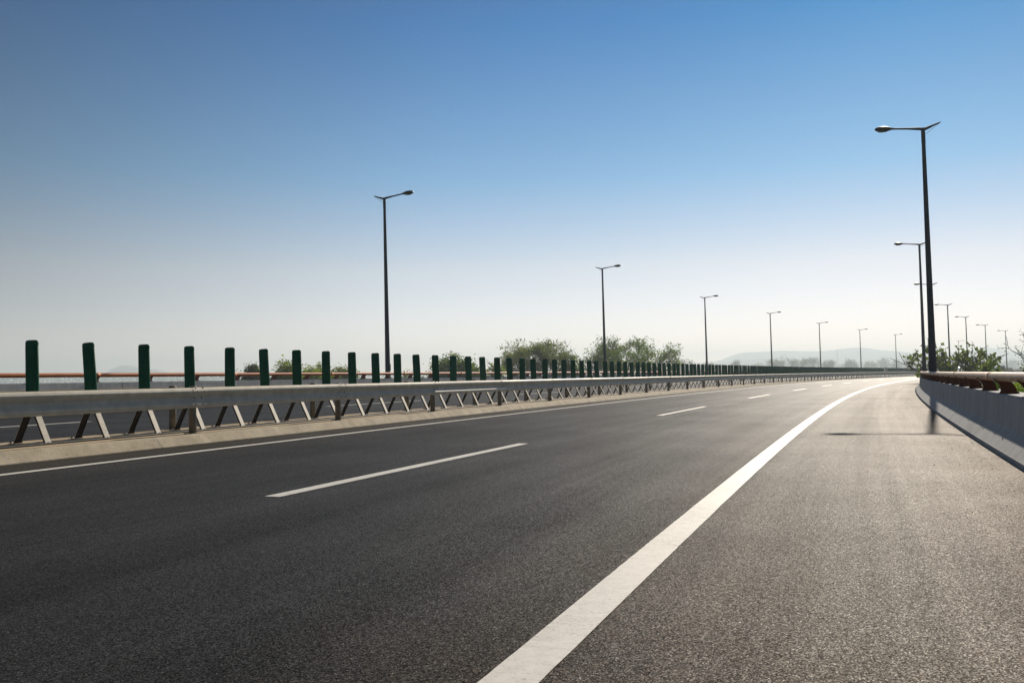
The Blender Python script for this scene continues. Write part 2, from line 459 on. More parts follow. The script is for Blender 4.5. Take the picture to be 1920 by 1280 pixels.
# ------------------------------------------------------------------ concrete parapets with a steel handrail
def parapet(right, label):
    root = empty('parapet', C(20, -2.8 if right else 19.9))
    root.matrix_world = Matrix.Translation(root.location)
    inv = Matrix.Translation(-root.location)
    tag(root, label, 'parapet')
    def put(b, name, mats):
        b.v = [inv @ Vector(v) for v in b.v]
        return b.build(name, mats, root)
    if right:
        prof = [(-2.52, -0.06), (-2.52, 0.045), (-2.535, 0.062), (-2.68, 0.25), (-2.695, 0.285), (-2.715, 0.64), (-2.73, 0.655), (-3.13, 0.655), (-3.145, 0.64), (-3.20, -0.06)]
        j0, L, rail_t, rail_z, top = 10.4, 4.7, -2.755, 0.880, 0.655
    else:
        zb = opp_z(19.6)
        prof = [(19.60, 0.0), (19.60, zb + 0.07), (19.615, zb + 0.085), (19.72, zb + 0.25), (19.735, zb + 0.28), (19.785, 0.925), (19.80, 0.94), (20.14, 0.94), (20.155, 0.925), (20.22, 0.0)]
        j0, L, rail_t, rail_z, top = 17.2, 4.7, 19.835, 1.15, 0.94
    b = MB(); s = j0 - 5 * L if right else j0 - 6 * L
    while s < 420:
        b.sweep(prof, s + 0.014, s + L - 0.014, 1.2, True, True)
        s += L
    put(b, 'wall', M['wall'])
    r = 0.058 if right else 0.062
    b = MB(); ss = [(-12 + 2.0 * i) for i in range(216)]
    b.tube([C(q, rail_t, rail_z) for q in ss], r, 14)
    for q in range(-10, 420, 6): b.tube([C(q + 0.9, rail_t, rail_z), C(q + 1.08, rail_t, rail_z)], r + 0.005, 14, 0)
    put(b, 'handrail', M['rail_dusty'] if right else M['rail'])
    # curved brackets that carry the handrail
    sg = -1.0 if right else 1.0     # outward
    def bracket_rings():
        out = []
        H = rail_z - top
        for i in range(7):
            f = i / 6
            c = 0.10 * (1 - f ** 1.6) + 0.03 * sin(f * pi)
            w = 0.095 - 0.02 * f
            for_side = [(c - w, f), (c + w, f)]
            out.append((c, w, f * (H - r * 0.4)))
        return out
    def bracket_mb(b, s):
        # two cheek plates and a curved web, all in one solid
        Mx = Matrix.Translation(C(s, rail_t, top - 0.002)) @ Matrix.Rotation(yaw(s), 4, 'Z')
        side = 1 if right else -1   # local +x points right of travel
        rr = []
        for c, w, z in bracket_rings():
            a = 0.05
            rr.append([Mx @ Vector((side * (c - w), -a, z)), Mx @ Vector((side * (c + w), -a, z)), Mx @ Vector((side * (c + w), a, z)), Mx @ Vector((side * (c - w), a, z))])
        b.rings(rr, 0, True, False)
        b.box((side * 0.11 - 0.12, -0.085, 0.0), (side * 0.11 + 0.12, 0.085, 0.014), Mx)
        for dx in (0.012, 0.208):
            b.box((dx * side - 0.012, -0.07, 0.014), (dx * side + 0.012, -0.046, 0.03), Mx)
    first = 14.15 if right else 18.95
    step = 2.08
    mats = M['bracket'] if right else M['bracket_red']
    sl = [first + step * i for i in range(-3, 97)]
    for q in sl:
        bb = MB(); bracket_mb(bb, q); put(bb, 'bracket', mats)
    bb = MB()
    for i in range(97, 190): bracket_mb(bb, first + step * i)
    put(bb, 'bracket', mats)['kind'] = 'stuff'
    return root
parapet(True, 'grey concrete parapet with dusty tan handrail, beside the right shoulder')
parapet(False, 'grey concrete parapet with orange handrail, across the far carriageway')

# ------------------------------------------------------------------ guardrails of the median
PROF = [(0.018, 0.155), (0.045, 0.152), (0.074, 0.130), (0.083, 0.103), (0.080, 0.080), (0.055, 0.050), (0.030, 0.022), (0.024, 0.0), (0.024, -0.022), (0.040, -0.050), (0.056, -0.080), (0.058, -0.103), (0.052, -0.130), (0.036, -0.152), (0.018, -0.155)]
def beam_mesh(L, bolts=True):
    b = MB(); closed = [(d, z) for d, z in PROF] + [(d - 0.005, z * 0.985) for d, z in PROF][::-1]
    rings = []
    for y in (0.0, L * 0.25, L * 0.5, L * 0.75, L): rings.append([Vector((d, y, z)) for d, z in closed])
    b.rings(rings, 0, True, False)
    for f in range(len(b.f)): b.smooth[f] = True
    # lapped splice plate at the far end
    lap = [(d + 0.0045, z) for d, z in PROF] + [(d, z * 0.98) for d, z in PROF][::-1]
    b.rings([[Vector((d, y, z)) for d, z in lap] for y in (L - 0.02, L + 0.30)], 0, True, False)
    if bolts:
        for y in (L + 0.06, L + 0.22):
            for d, z in ((0.060, 0.147), (0.089, 0.098), (0.034, 0.0), (0.064, -0.098)):
                bm = bmesh.new(); bmesh.ops.create_uvsphere(bm, u_segments=6, v_segments=4, radius=0.012)
                b.bm(bm, Matrix.Translation((d, y, z)), 1); bm.free()
    me = b.build('beam', [M['galv'], M['bolt']])
    for p in me.data.polygons: p.use_smooth = False
    return me
SP = 4.15
def guardrail(near, label):
    t_p, s0, zt, zb = (8.62, 12.0, 0.70, 0.146) if near else (9.80, 12.0 + 0.9, 0.70, 0.146)
    root = empty('guardrail', C(s0, t_p, 0)); tag(root, label, 'guardrail')
    proto = beam_mesh(SP)
    b = MB()
    b.tube([(0, 0, 0), (0, 0, 0.70)], 0.057, 14)
    b.tube([(0, 0, 0.70), (0, 0, 0.718), (0, 0, 0.73)], [0.062, 0.062, 0.04], 14)
    b.box((0.045, -0.05, 0.45), (0.075, 0.05, 0.62), None)
    b.box((-0.09, -0.09, 0.0), (0.09, 0.09, 0.012), None)
    pp = b.build('post', M['post'])
    for i in range(-3 if near else -2, 74):
        s = s0 + SP * i
        fl = 1 if near else -1
        for o, loc, ln in ((proto, C(s - 0.08, t_p - fl * 0.055, zt), SP), (pp, C(s, t_p, zb), 0)):
            c = o.copy(); COL.objects.link(c)
            c.parent = root
            sm = s if o is pp else s + SP / 2
            rz = yaw(sm) + (0 if near else pi)
            if not near and o is proto: loc = C(s + SP + 0.08, t_p + 0.055, zt)
            roll = 0.0; dz = 0.006 * noise.noise(Vector((s, t_p, 1)))
            if o is proto:
                roll = 0.008 * noise.noise(Vector((s * 0.7, t_p, 9)))
                if near and i == 2: roll = radians(-6.0); c['label'] = 'tilted beam whose lower ridge catches the sun'
            c.rotation_euler = (0, roll, rz)
            c.location = loc - root.location + Vector((0, 0, dz))
    for o in (proto, pp): bpy.data.objects.remove(o)
    return root
guardrail(True, 'galvanised guardrail on round posts along the near kerb of the median')
guardrail(False, 'galvanised guardrail on round posts along the far kerb of the median, behind the green posts')

# ------------------------------------------------------------------ green anti-glare posts on two-legged frames
def panel_mesh(mat):
    b = MB(); rings = []
    N = 18
    def ring(z, w, th):
        r = []
        for j in range(N):
            a = 2 * pi * j / N
            ca, sa = cos(a), sin(a)
            r.append(Vector((w * (abs(ca) ** 0.75) * (1 if ca >= 0 else -1), th * sa + 0.012 * (1 - ca * ca), z)))
        return r
    zs = [(0.60, 0.092, 0.046), (0.62, 0.094, 0.048), (1.0, 0.094, 0.048), (1.46, 0.094, 0.048), (1.463, 0.090, 0.045), (1.468, 0.094, 0.048), (1.505, 0.092, 0.046), (1.522, 0.084, 0.040), (1.530, 0.072, 0.028), (1.534, 0.045, 0.012)]
    b.rings([ring(z - 0.146, w, t) for z, w, t in zs], 0, True, True)
    return b.build('panel', mat)
def leg_mesh():
    b = MB()
    p0, p1 = Vector((0.29, 0, 0.0)), Vector((0.025, 0, 0.53))
    d = (p1 - p0).normalized(); nrm = Vector((d.z, 0, -d.x))
    m = Matrix((( nrm.x, 0, d.x, p0.x), (0, 1, 0, 0), (nrm.z, 0, d.z, p0.z), (0, 0, 0, 1)))
    L = (p1 - p0).length
    b.box((-0.001, -0.046, 0.0), (0.005, 0.046, L), m)             # galvanised outer face
    b.box((-0.006, -0.046, 0.0), (-0.001, 0.046, L), m, 2)         # inside of the channel, its shade painted in as dark colour
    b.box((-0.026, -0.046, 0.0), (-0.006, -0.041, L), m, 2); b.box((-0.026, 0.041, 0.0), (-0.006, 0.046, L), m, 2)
    b.box((0.24, -0.075, 0.0), (0.36, 0.075, 0.008))
    for x, y in ((0.335, -0.05), (0.335, 0.05), (0.265, -0.062)):
        bm = bmesh.new(); bmesh.ops.create_cone(bm, segments=6, radius1=0.012, radius2=0.012, depth=0.03, cap_ends=True)
        b.bm(bm, Matrix.Translation((x, y, 0.018)), 1); bm.free()
    return b.build('leg', [M['leg'], M['bolt'], M['shaded_inside']])
def saddle_mesh():
    b = MB(); b.box((-0.07, -0.055, 0.47), (0.07, 0.055, 0.50)); b.box((-0.05, -0.03, 0.50), (0.05, 0.03, 0.58))
    return b.build('saddle', M['leg'])
def make_post(mat):
    root = empty('anti_glare_post')
    p = panel_mesh(mat); p.parent = root
    l1 = leg_mesh(); l1.parent = root
    l2 = l1.copy(); COL.objects.link(l2); l2.parent = root; l2.rotation_euler = (0, 0, pi)
    sd = saddle_mesh(); sd.parent = root
    return root
P1 = make_post(M['green']); P2 = make_post(M['green_faded'])
lean = {0: -1.0, 1: -3.6, 2: -1.5, 3: -2.0, 4: -0.2, 5: -2.7, 6: -1.0, 7: -0.7, 8: -2.0, 9: -2.4, 10: -0.9, 11: -2.4, 12: -2.1, 13: -0.3, 22: 0.3, 26: -4.8}
first_used = {0: False, 1: False}
rnd = random.Random(3)
b = MB(); b.tube([C(q * 0.5, 8.93 + 0.025 * noise.noise(Vector((q * 0.31, 2, 2))), 0.160) for q in range(-10, 240)], 0.016, 6)
tag(b.build('stripe', plain('dark_stripe', (0.02, 0.02, 0.02), 0.6)), 'thin dark stripe lying along the median at the feet of the green posts', 'stripe')  # thin dark tube run along the median
GROUPG = 'green anti-glare posts along the median'
SPG, SG0 = 1.015, 9.69
for i in range(-2, 292):
    s = SG0 + SPG * i + (rnd.uniform(-0.03, 0.03) if i > 24 else 0)
    faded = i in (13, 14, 15)
    if i in (150,): continue
    key = 1 if faded else 0; src = P2 if faded else P1
    if not first_used[key]: o = src; first_used[key] = True
    else: o = copy_tree(src)
    o.location = C(s, 9.3, 0.146)
    ln = radians(lean.get(i, rnd.gauss(-0.7, 0.8)))
    o.rotation_euler = (rnd.gauss(0, 0.012), 0, yaw(s))
    for ch in o.children:
        if ch.name.startswith('panel'):
            ch.rotation_euler = (0, ln, radians(10) + rnd.gauss(0, 0.06))
            ch.location = (-sin(ln) * 0.5, 0, 0)
    word = ''
    L = lean.get(i, 0)
    if faded: word = 'faded lighter green anti-glare post, '
    elif L <= -3: word = 'dark green anti-glare post tilted left, '
    elif L < -1.8: word = 'dark green anti-glare post leaning slightly left, '
    else: word = 'dark green upright anti-glare post, '
    if 0 <= i < 30: lab = word + ORD[i + 1] + ' from the left edge of the photo'
    elif i < 0: lab = 'dark green anti-glare post just outside the left edge of the photo'
    else: lab = 'dark green anti-glare post in the far stretch where the row closes into a solid band'
    tag(o, lab, 'anti-glare post', GROUPG)

# small white marker standing in the row of far posts
root = empty('delineator', C(SG0 + SPG * 150, 9.1, 0.146), (0, 0, yaw(160)))
b = MB(); b.box((-0.03, -0.02, 0), (0.03, 0.02, 1.35), None, 0, 0.006); b.build('post', M['post'], root)
for z0 in (0.86, 1.22):
    b = MB(); b.box((-0.28, -0.045, z0), (0.28, -0.021, z0 + 0.24), None, 0, 0.01); b.build('plate', M['reflect'], root)
tag(root, 'small white marker with two plates among the far green posts', 'marker')

# ------------------------------------------------------------------ street lamps standing on the parapets
def make_lamp():
    root = empty('street_lamp')
    H = 8.55
    b = MB()
    b.tube([(0, 0, 0.0), (0, 0, 0.02)], 0.17, 16)
    b.tube([(0, 0, 0.02), (0, 0, 0.06), (0, 0, 0.5), (0, 0, 2.5), (0, 0, H - 0.55), (0, 0, H - 0.5), (0, 0, H - 0.12), (0, 0, H)], [0.135, 0.122, 0.118, 0.10, 0.062, 0.068, 0.066, 0.05], 16)
    for k in range(4):
        a = pi / 4 + k * pi / 2
        b.tube([(0.145 * cos(a), 0.145 * sin(a), 0.0), (0.145 * cos(a), 0.145 * sin(a), 0.06)], 0.014, 6)
    b.build('pole', M['lamp'], root)
    b = MB(); b.box((0.075, -0.06, 0.35), (0.135, 0.06, 0.68), None, 0, 0.008); b.build('access_door', M['lamp'], root)
    # arm: local +x points over the road
    b = MB()
    b.tube([(-0.56, 0, H + 0.13), (-0.52, 0, H + 0.115), (-0.10, 0, H - 0.035), (0.0, 0, H - 0.055)], [0.018, 0.022, 0.05, 0.062], 10)
    b.tube([(-0.05, 0, H - 0.06), (0.12, 0, H - 0.02), (0.5, 0, H + 0.03), (0.98, 0, H + 0.085), (1.05, 0, H + 0.09)], [0.055, 0.050, 0.034, 0.032, 0.034], 10)
    b.build('arm', M['lamp'], root)
    b = MB()
    b.tube([(-0.54, 0, H + 0.11), (-0.05, 0, H - 0.24)], 0.007, 6); b.build('stay', M['lamp'], root)
    # luminaire: flattened teardrop
    b = MB(); rings = []
    for f, w, up, dn in ((0, 0.035, 0.03, 0.03), (0.12, 0.055, 0.046, 0.04), (0.3, 0.12, 0.078, 0.068), (0.5, 0.165, 0.092, 0.080), (0.72, 0.175, 0.090, 0.080), (0.88, 0.145, 0.072, 0.064), (0.97, 0.085, 0.042, 0.036), (1.0, 0.025, 0.012, 0.012)):
        x = 0.92 + 0.62 * f; zc = H + 0.085 + 0.035 * f
        rings.append([Vector((x, w * cos(a), zc + (up if sin(a) > 0 else dn) * sin(a))) for a in [2 * pi * j / 16 for j in range(16)]])
    b.rings(rings, 0, True, True)
    hd = b.build('luminaire', M['lamp_head'], root)
    b = MB(); rings = []
    for k in range(4):
        f = k / 3
        rings.append([Vector((1.27 + 0.17 * (1 - f * f) ** 0.5 * cos(a), 0.10 * (1 - f * f) ** 0.5 * sin(a), H + 0.034 - 0.035 * f)) for a in [2 * pi * j / 14 for j in range(14)]])
    b.rings(rings[:3] + [[p for p in [Vector((1.27 + 0.01 * cos(a), 0.01 * sin(a), H + 0.0)) for a in [2 * pi * j / 14 for j in range(14)]]]], 0, True, True)
    b.build('lens', M['glass'], hd)
    return root
lamp0 = make_lamp(); used = False
def place_lamp(s, t, z, right, label, group):
    global used
    o = lamp0 if not used else copy_tree(lamp0); used = True
    yw = yaw(s) + (pi if right else 0)
    o.location = C(s, t, z); o.scale = (1, 1, 1.01 if right else 0.986)
    # every mast leans slightly the same way as in the photograph
    o.rotation_mode = 'QUATERNION'
    q = Matrix.Rotation(radians(-0.7), 3, 'Y') @ Matrix.Rotation(yw, 3, 'Z')
    o.rotation_quaternion = q.to_quaternion()
    tag(o, label, 'street lamp', group)
GL, GR = 'street lamps on the far left parapet', 'street lamps on the right parapet'
for i in range(9):
    lab = ['dark lamp post at far left, tallest of the left row, arm pointing right', 'second lamp post of the left row, beside the large sparse tree',
           'third lamp post of the left row, just before the hazy hill', 'fourth lamp post of the left row, at the start of the hazy hill',
           'fifth lamp post of the left row, near the far sparse trees', 'sixth lamp post of the left row, beside the round dark tree',
           'seventh lamp post of the left row, close before the right lamp masts', 'eighth lamp post of the left row, behind the right lamp masts', 'farthest lamp post of the left row, behind the broad-leaved shrub'][i]
    place_lamp(37.84 + 31.767 * i, 20.03, 0.94, False, lab, GL)
for i in range(9):
    lab = ['nearest and tallest lamp post, on the right parapet, arm pointing left', 'second lamp post of the right row, just left of the tallest mast',
           'third lamp post of the right row, its mast hidden behind the tallest mast', 'fourth lamp post of the right row, rising behind the broad-leaved shrub',
           'fifth lamp post of the right row, above the right half of the shrub', 'sixth lamp post of the right row, just right of the shrub', 'seventh lamp post of the right row, beside the bare twiggy tree',
           'eighth lamp post of the right row, at the right edge among twigs', 'farthest lamp post of the right row, outside the right edge'][i]
    if i < 8: place_lamp(34.945 + 31.767 * i, -2.93, 0.655, True, lab, GR)

# ------------------------------------------------------------------ trees and shrubs
def leaf_quads(b, pts, size, rnd, mi=0, ratio=0.6):
    for p, sc in pts:
        L = size * sc * rnd.uniform(0.6, 1.35); W = L * ratio * rnd.uniform(0.8, 1.2)
        d = Vector((rnd.gauss(0, 1), rnd.gauss(0, 1), rnd.gauss(0, 0.8))).normalized()
        u = d.orthogonal().normalized(); u = Matrix.Rotation(rnd.uniform(0, 2 * pi), 3, d) @ u
        fold = d.cross(u) * W * 0.25
        i = len(b.v)
        b.v += [p - d * L / 2, p + u * W / 2 + fold, p + d * L / 2, p - u * W / 2 + fold]
        b.face([i, i + 1, i + 2], mi); b.face([i, i + 2, i + 3], mi)
def dense_crown(lobes, n, size, rnd):
    """lobes: (centre, (rx, ry, rz)); leaves gather in small clumps spread through the lobes"""
    pts = []
    wts = [r[0] * r[1] * r[2] for c, r in lobes]
    ncl = max(8, n // 16)
    for c, r in rnd.choices(lobes, wts, k=ncl):
        while True:
            q = Vector((rnd.uniform(-1, 1), rnd.uniform(-1, 1), rnd.uniform(-1, 1)))
            if 0.25 < q.length < 1: break
        q = q.normalized() * (q.length ** 0.45)
        q *= 1 + 0.25 * noise.noise(Vector((q.x * 2, q.y * 2, q.z * 2)) + c)
        p = c + Vector((q.x * r[0], q.y * r[1], q.z * r[2]))
        cs = size * rnd.uniform(0.8, 1.7)
        for k in range(16):
            pts.append((p + Vector((rnd.gauss(0, cs), rnd.gauss(0, cs), rnd.gauss(0, cs * 0.8))), 1.0))
    return pts
def grow(b, p, d, L, r, depth, rnd, tips, spread, up):
    q = p; n = 4; pts = [p.copy()]
    for i in range(n):
        d = (d + Vector((rnd.gauss(0, 0.13), rnd.gauss(0, 0.13), rnd.gauss(0, 0.10) + up * 0.06))).normalized()
        q = q + d * L / n; pts.append(q.copy())
        if depth <= 1: tips.append((q.copy(), d.copy()))
    b.tube(pts, [r * (1 - 0.45 * i / n) for i in range(n + 1)], 5 if depth < 3 else 8, 0)
    if depth == 0: return
    for k in range(rnd.choice((2, 3, 3))):
        a = d.orthogonal().normalized(); a = Matrix.Rotation(rnd.uniform(0, 2 * pi), 3, d) @ a
        nd = (d + a * spread * rnd.uniform(0.6, 1.3) + Vector((0, 0, up * 0.15))).normalized()
        grow(b, pts[-1] if k < 2 else pts[2 + k % 2], nd, L * rnd.uniform(0.62, 0.85), r * 0.55, depth - 1, rnd, tips, spread, up)

def dense_tree(name, px0, px1, py, d, leaf, label, cat, seed, n=5200, size=0.16, lobes=6, squash=1.0, group=None, base=GZ, low=0.25):
    rnd = random.Random(seed)
    cx = (px0 + px1) / 2; g = XY(cx, d); W = (px1 - px0) / FPX * d / 2 - 0.9 * size; top = ZZ(cx, py, d); H = top - base - 1.3 * size
    W = max(W, 2 * size)
    root = empty(name, (g.x, g.y, base)); tag(root, label, cat, group)
    ls = []
    zl = H * low
    for k in range(lobes):
        a = rnd.uniform(0, 2 * pi); rr = rnd.uniform(0.15, 0.62) * W
        rz = rnd.uniform(0.26, 0.36) * (H - zl) * squash; rx = rnd.uniform(0.36, 0.52) * W
        zc = rnd.uniform(zl + rz * 0.9, H - rz * 1.05) - (rr / W) ** 2 * 0.2 * H
        ls.append((Vector((rr * cos(a), rr * sin(a) * 0.9, max(zc, rz))), (rx, rx, rz)))
    ls.append((Vector((0, 0, H - 0.36 * (H - zl))), (W * 0.55, W * 0.55, 0.36 * (H - zl))))
    ls.append((Vector((-W * 0.5, 0, zl + 0.28 * (H - zl))), (W * 0.5, W * 0.5, 0.3 * (H - zl))))
    ls.append((Vector((W * 0.5, 0, zl + 0.28 * (H - zl))), (W * 0.5, W * 0.5, 0.3 * (H - zl))))
    b = MB(); leaf_quads(b, dense_crown(ls, n, size, rnd), size, rnd)
    b.build('crown', LEAF[leaf], root, fix=False)
    b = MB(); tips = []
    r0 = 0.035 * H
    b.tube([(0, 0, -0.1), (0.02 * H, 0, H * 0.2), (0, 0.01 * H, H * 0.42)], [r0, r0 * 0.8, r0 * 0.55], 8)
    for k in range(5):
        a = k * 1.26 + rnd.uniform(0, 0.5)
        b.tube([(0, 0.005 * H, H * (0.22 + 0.03 * k)), (W * 0.28 * cos(a), W * 0.28 * sin(a), H * (0.42 + 0.03 * k)), (W * 0.55 * cos(a), W * 0.55 * sin(a), H * (0.56 + 0.04 * k))], [r0 * 0.45, r0 * 0.3, r0 * 0.1], 6)
    b.build('trunk', M['bark'], root)
    return root

def open_tree(name, px0, px1, py, d, leaf, label, cat, seed, size=0.16, per=9, depth=4, spread=0.75, limbs=5, group=None, base=GZ, jitter=0.28, ratio=0.55, trunk=0.16, up=0.5, zmin=0.0):
    """loose crown: limbs forking upwards, leaves only round the outer twigs"""
    rnd = random.Random(seed)
    cx = (px0 + px1) / 2; g = XY(cx, d); W = (px1 - px0) / FPX * d / 2; H = ZZ(cx, py, d) - base
    root = empty(name, (g.x, g.y, base)); tag(root, label, cat, group)
    b = MB(); tips = []
    r0 = 0.03 * H
    b.tube([(0, 0, -0.1), (0.02, 0, H * trunk)], [r0 * 1.2, r0], 8)
    for k in range(limbs):
        a = 2 * pi * k / limbs + rnd.uniform(-0.4, 0.4); o = rnd.uniform(0.35, 1.0)
        dd = Vector((cos(a) * o * W / H * 1.5, sin(a) * o * W / H * 1.5, 0.8)).normalized()
        grow(b, Vector((0, 0, H * trunk)), dd, 0.30 * H, r0 * 0.7, depth, rnd, tips, spread, up)
    # fit the grown skeleton to the height and width wanted
    zs = sorted(t[0].z for t in tips); xs = sorted(abs(t[0].x) for t in tips)
    fz = H * 0.97 / zs[-1]; fx = W / xs[int(len(xs) * 0.90)]
    S = Matrix.Diagonal((fx, fx, fz))
    b.v = [S @ Vector(v) for v in b.v]
    b.build('trunk', M['bark'], root)
    pts = []
    for p, dd in tips:
        q = S @ p
        if rnd.random() < 0.12 or abs(q.x) > W * 1.06 or q.z < zmin * H: continue
        k = rnd.randint(per // 2, int(per * 1.4))
        for _ in range(k): pts.append((q + Vector((rnd.gauss(0, jitter), rnd.gauss(0, jitter), rnd.gauss(0, jitter * 0.8))), 1.0))
    b = MB(); leaf_quads(b, pts, size, rnd, 0, ratio)
    b.build('crown', LEAF[leaf], root, fix=False)
    return root

GT = 'trees beyond the far left parapet'
dense_tree('broadleaf_tree', 447, 503, 678, 92, 'dark', 'small dark round tree behind the orange handrail, left end of the tree group', 'tree', 11, 6500, 0.25, group=GT)
dense_tree('shrub', 498, 572, 669, 88, 'bright', 'bright green feathery shrub behind the orange handrail', 'shrub', 12, 6500, 0.22, 8, group=GT)
open_tree('slender_tree', 556, 628, 680, 96, 'bright', 'sparse pale green tree next to the bright feathery shrub', 'tree', 13, 0.24, 8, group=GT)
open_tree('slender_tree', 612, 668, 687, 100, 'grey', 'thin grey-green tree left of the tallest left lamp post', 'tree', 14, 0.22, 6, group=GT)
dense_tree('shrub', 742, 776, 690, 110, 'mid', 'small green shrub just right of the tallest left lamp post', 'shrub', 15, 1300, 0.24, 4, group=GT)
dense_tree('broadleaf_tree', 788, 918, 660, 108, 'mid', 'large dense rounded green tree behind the faded green posts', 'tree', 16, 13000, 0.28, 11, group=GT)
dense_tree('shrub', 905, 952, 676, 104, 'bright', 'light green shrub between the dense round tree and a sparse tree', 'shrub', 17, 2200, 0.24, 5, group=GT)
open_tree('sparse_tree', 944, 1056, 633, 122, 'grey', 'sparse grey-leaved tree with sky showing through, left of the second lamp post', 'tree', 18, 0.24, 9, group=GT, jitter=0.32, trunk=0.1, limbs=7)
dense_tree('broadleaf_tree', 1034, 1100, 655, 118, 'mid', 'dense green tree between the two sparse trees', 'tree', 19, 7000, 0.27, 6, group=GT)
open_tree('sparse_tree', 1098, 1266, 627, 130, 'mid', 'largest sparse tree with wide spreading crown behind the second lamp post', 'tree', 27, 0.25, 8, 4, 0.8, 10, group=GT, jitter=0.33, trunk=0.1)
far = [
    ('dark', 1255, 1315, 672, 648, 'low dark tree right of the largest sparse tree', 2000),
    ('dark', 1300, 1352, 677, 729, 'low dark tree behind the third lamp post', 1600),
    ('dark', 1363, 1392, 673, 783, 'small round tree alone right of the third lamp post', 1300),
    ('mid', 1398, 1440, 679, 864, 'low hazy tree left of the fourth lamp post', 1200),
    ('dark', 1460, 1472, 667, 891, 'narrow ball-topped tree right of the fourth lamp post', 700),
    ('dark', 1576, 1612, 671, 945, 'round dark dome-shaped tree left of the sixth lamp post', 2200),
    ('mid', 1616, 1648, 675, 1026, 'hazy tree right of the sixth lamp post', 1300),
    ('dark', 1640, 1672, 669, 1134, 'hazy tree halfway between the sixth and seventh lamp posts', 1500),
    ('dark', 1668, 1692, 673, 1080, 'hazy tree behind the seventh lamp post', 1200),
    ('dark', 1690, 1712, 664, 1188, 'tallest hazy tree left of the right lamp masts', 1300),
    ('dark', 1712, 1740, 669, 1215, 'hazy tree seen beside the right lamp masts', 1300),
    ('dark', 1845, 1880, 668, 1269, 'blue hazy tree beyond the sixth right lamp post', 1300),
    ('dark', 1876, 1915, 672, 1242, 'blue hazy tree beyond the seventh right lamp post', 1300),
]
for k, (lf, a, c, y, d, lab, n) in enumerate(far):
    dense_tree('distant_tree', a, c, y, d, lf, lab, 'tree', 40 + k, n, 0.0011 * d + 0.08, 5, group='hazy distant trees')
far2 = [(1440, 1462, 671, 796, 'thin hazy tree just left of the fourth lamp post'), (1478, 1512, 668, 809, 'sparse hazy tree in the group before the fifth lamp post, left one'), (1506, 1546, 666, 820, 'sparse hazy tree in the group at the fifth lamp post, right one'), (1544, 1566, 672, 833, 'small sparse hazy tree right of the fifth lamp post')]
for k, (a, c, y, d, lab) in enumerate(far2):
    open_tree('distant_tree', a, c, y, d, 'dark', lab, 'tree', 70 + k, 0.6, 6, 3, group='hazy distant trees', jitter=0.8)

# broad-leaved shrub outside the right parapet
open_tree('broadleaf_shrub', 1728, 1852, 634, 70, 'big', 'broad-leaved shrub with large round leaves behind the right parapet', 'shrub', 90, 0.32, 2, 3, 0.6, 6, base=GZ, jitter=0.16, ratio=0.85, trunk=0.1, zmin=0.42)
dense_tree('shrub', 1752, 1850, 690, 66, 'big', 'low leafy undergrowth shrub at the foot of the broad-leaved shrub', 'shrub', 91, 900, 0.20, 7, base=GZ)
open_tree('small_shrub', 1838, 1874, 669, 62, 'big', 'small leafy shrub right of the broad-leaved shrub', 'shrub', 92, 0.26, 5, 2, 0.7, 4, base=GZ, jitter=0.18, ratio=0.8)
dense_tree('low_shrub', 1848, 1880, 689, 52, 'mid', 'low green shrub behind the handrail at right', 'shrub', 93, 2200, 0.14, 6, base=-1.6)
open_tree('twiggy_tree', 1900, 1990, 612, 60, 'grey', 'bare twiggy tree at the right edge of the photo', 'tree', 94, 0.12, 2, 3, 0.75, 6, base=GZ, jitter=0.15)
dense_tree('shrub', 1906, 1985, 655, 50, 'dark', 'dark shrub at the right edge below the twiggy tree', 'shrub', 95, 3000, 0.14, 6, base=-1.8)
# low bright shrubs close behind the right parapet, seen between the brackets
for k, (s, t, w, h, lf, lab) in enumerate([(13.6, -4.0, 0.75, 1.05, 'bright', 'bright yellow-green low shrub seen between the brackets at the right edge'), (16.4, -4.0, 0.8, 1.06, 'bright', 'bright yellow-green low shrub seen between the second and third brackets'), (19.5, -4.3, 0.95, 1.05, 'mid', 'dark green low shrub behind the parapet, farther along the brackets'), (23.0, -4.4, 1.0, 1.05, 'mid', 'green low shrub behind the parapet below the handrail, farthest of them')]):
    rnd = random.Random(200 + k); c = C(s, t, -0.25)
    root = empty('low_shrub', c); tag(root, lab, 'shrub', 'low shrubs close behind the right parapet')
    ls = [(Vector((rnd.uniform(-w, w) * 0.6, rnd.uniform(-w, w) * 0.6, h * rnd.uniform(0.4, 0.66))), (w * 0.5, w * 0.5, h * 0.32)) for _ in range(6)]
    b = MB(); leaf_quads(b, dense_crown(ls, 1700, 0.07, rnd), 0.09, rnd, 0, 0.7); b.build('leaves', LEAF[lf], root, fix=False)
    b = MB()
    for q in range(6): b.tube([(0, 0, -0.1), (rnd.uniform(-0.2, 0.2), rnd.uniform(-0.2, 0.2), h * 0.4), (rnd.uniform(-0.5, 0.5) * w, rnd.uniform(-0.5, 0.5) * w, h * 0.75)], [0.018, 0.013, 0.006], 6)
    b.build('stem', M['bark'], root)

# far wood that reads as one mass along the horizon
rnd = random.Random(5); b = MB(); pts = []
for px in range(-160, 2060, 3):
    d = 1750 + 250 * noise.noise(Vector((px * 0.004, 1, 0)))
    h = 12 + 4.5 * noise.noise(Vector((px * 0.02, 7, 0))) + 2.0 * noise.noise(Vector((px * 0.09, 3, 0)))
    if px > 1240: h += 7
    g = XY(px, d)
    for k in range(16):
        z = GZ + h * rnd.random() ** 0.8
        pts.append((g + Vector((rnd.gauss(0, 2.6), rnd.gauss(0, 9), z)), 1.0))
leaf_quads(b, pts, 4.0, rnd, 0, 0.8)
tag(b.build('distant_wood', LEAF['dark'], fix=False), 'far wood forming a low hazy band along the horizon', 'wood', kind='stuff')

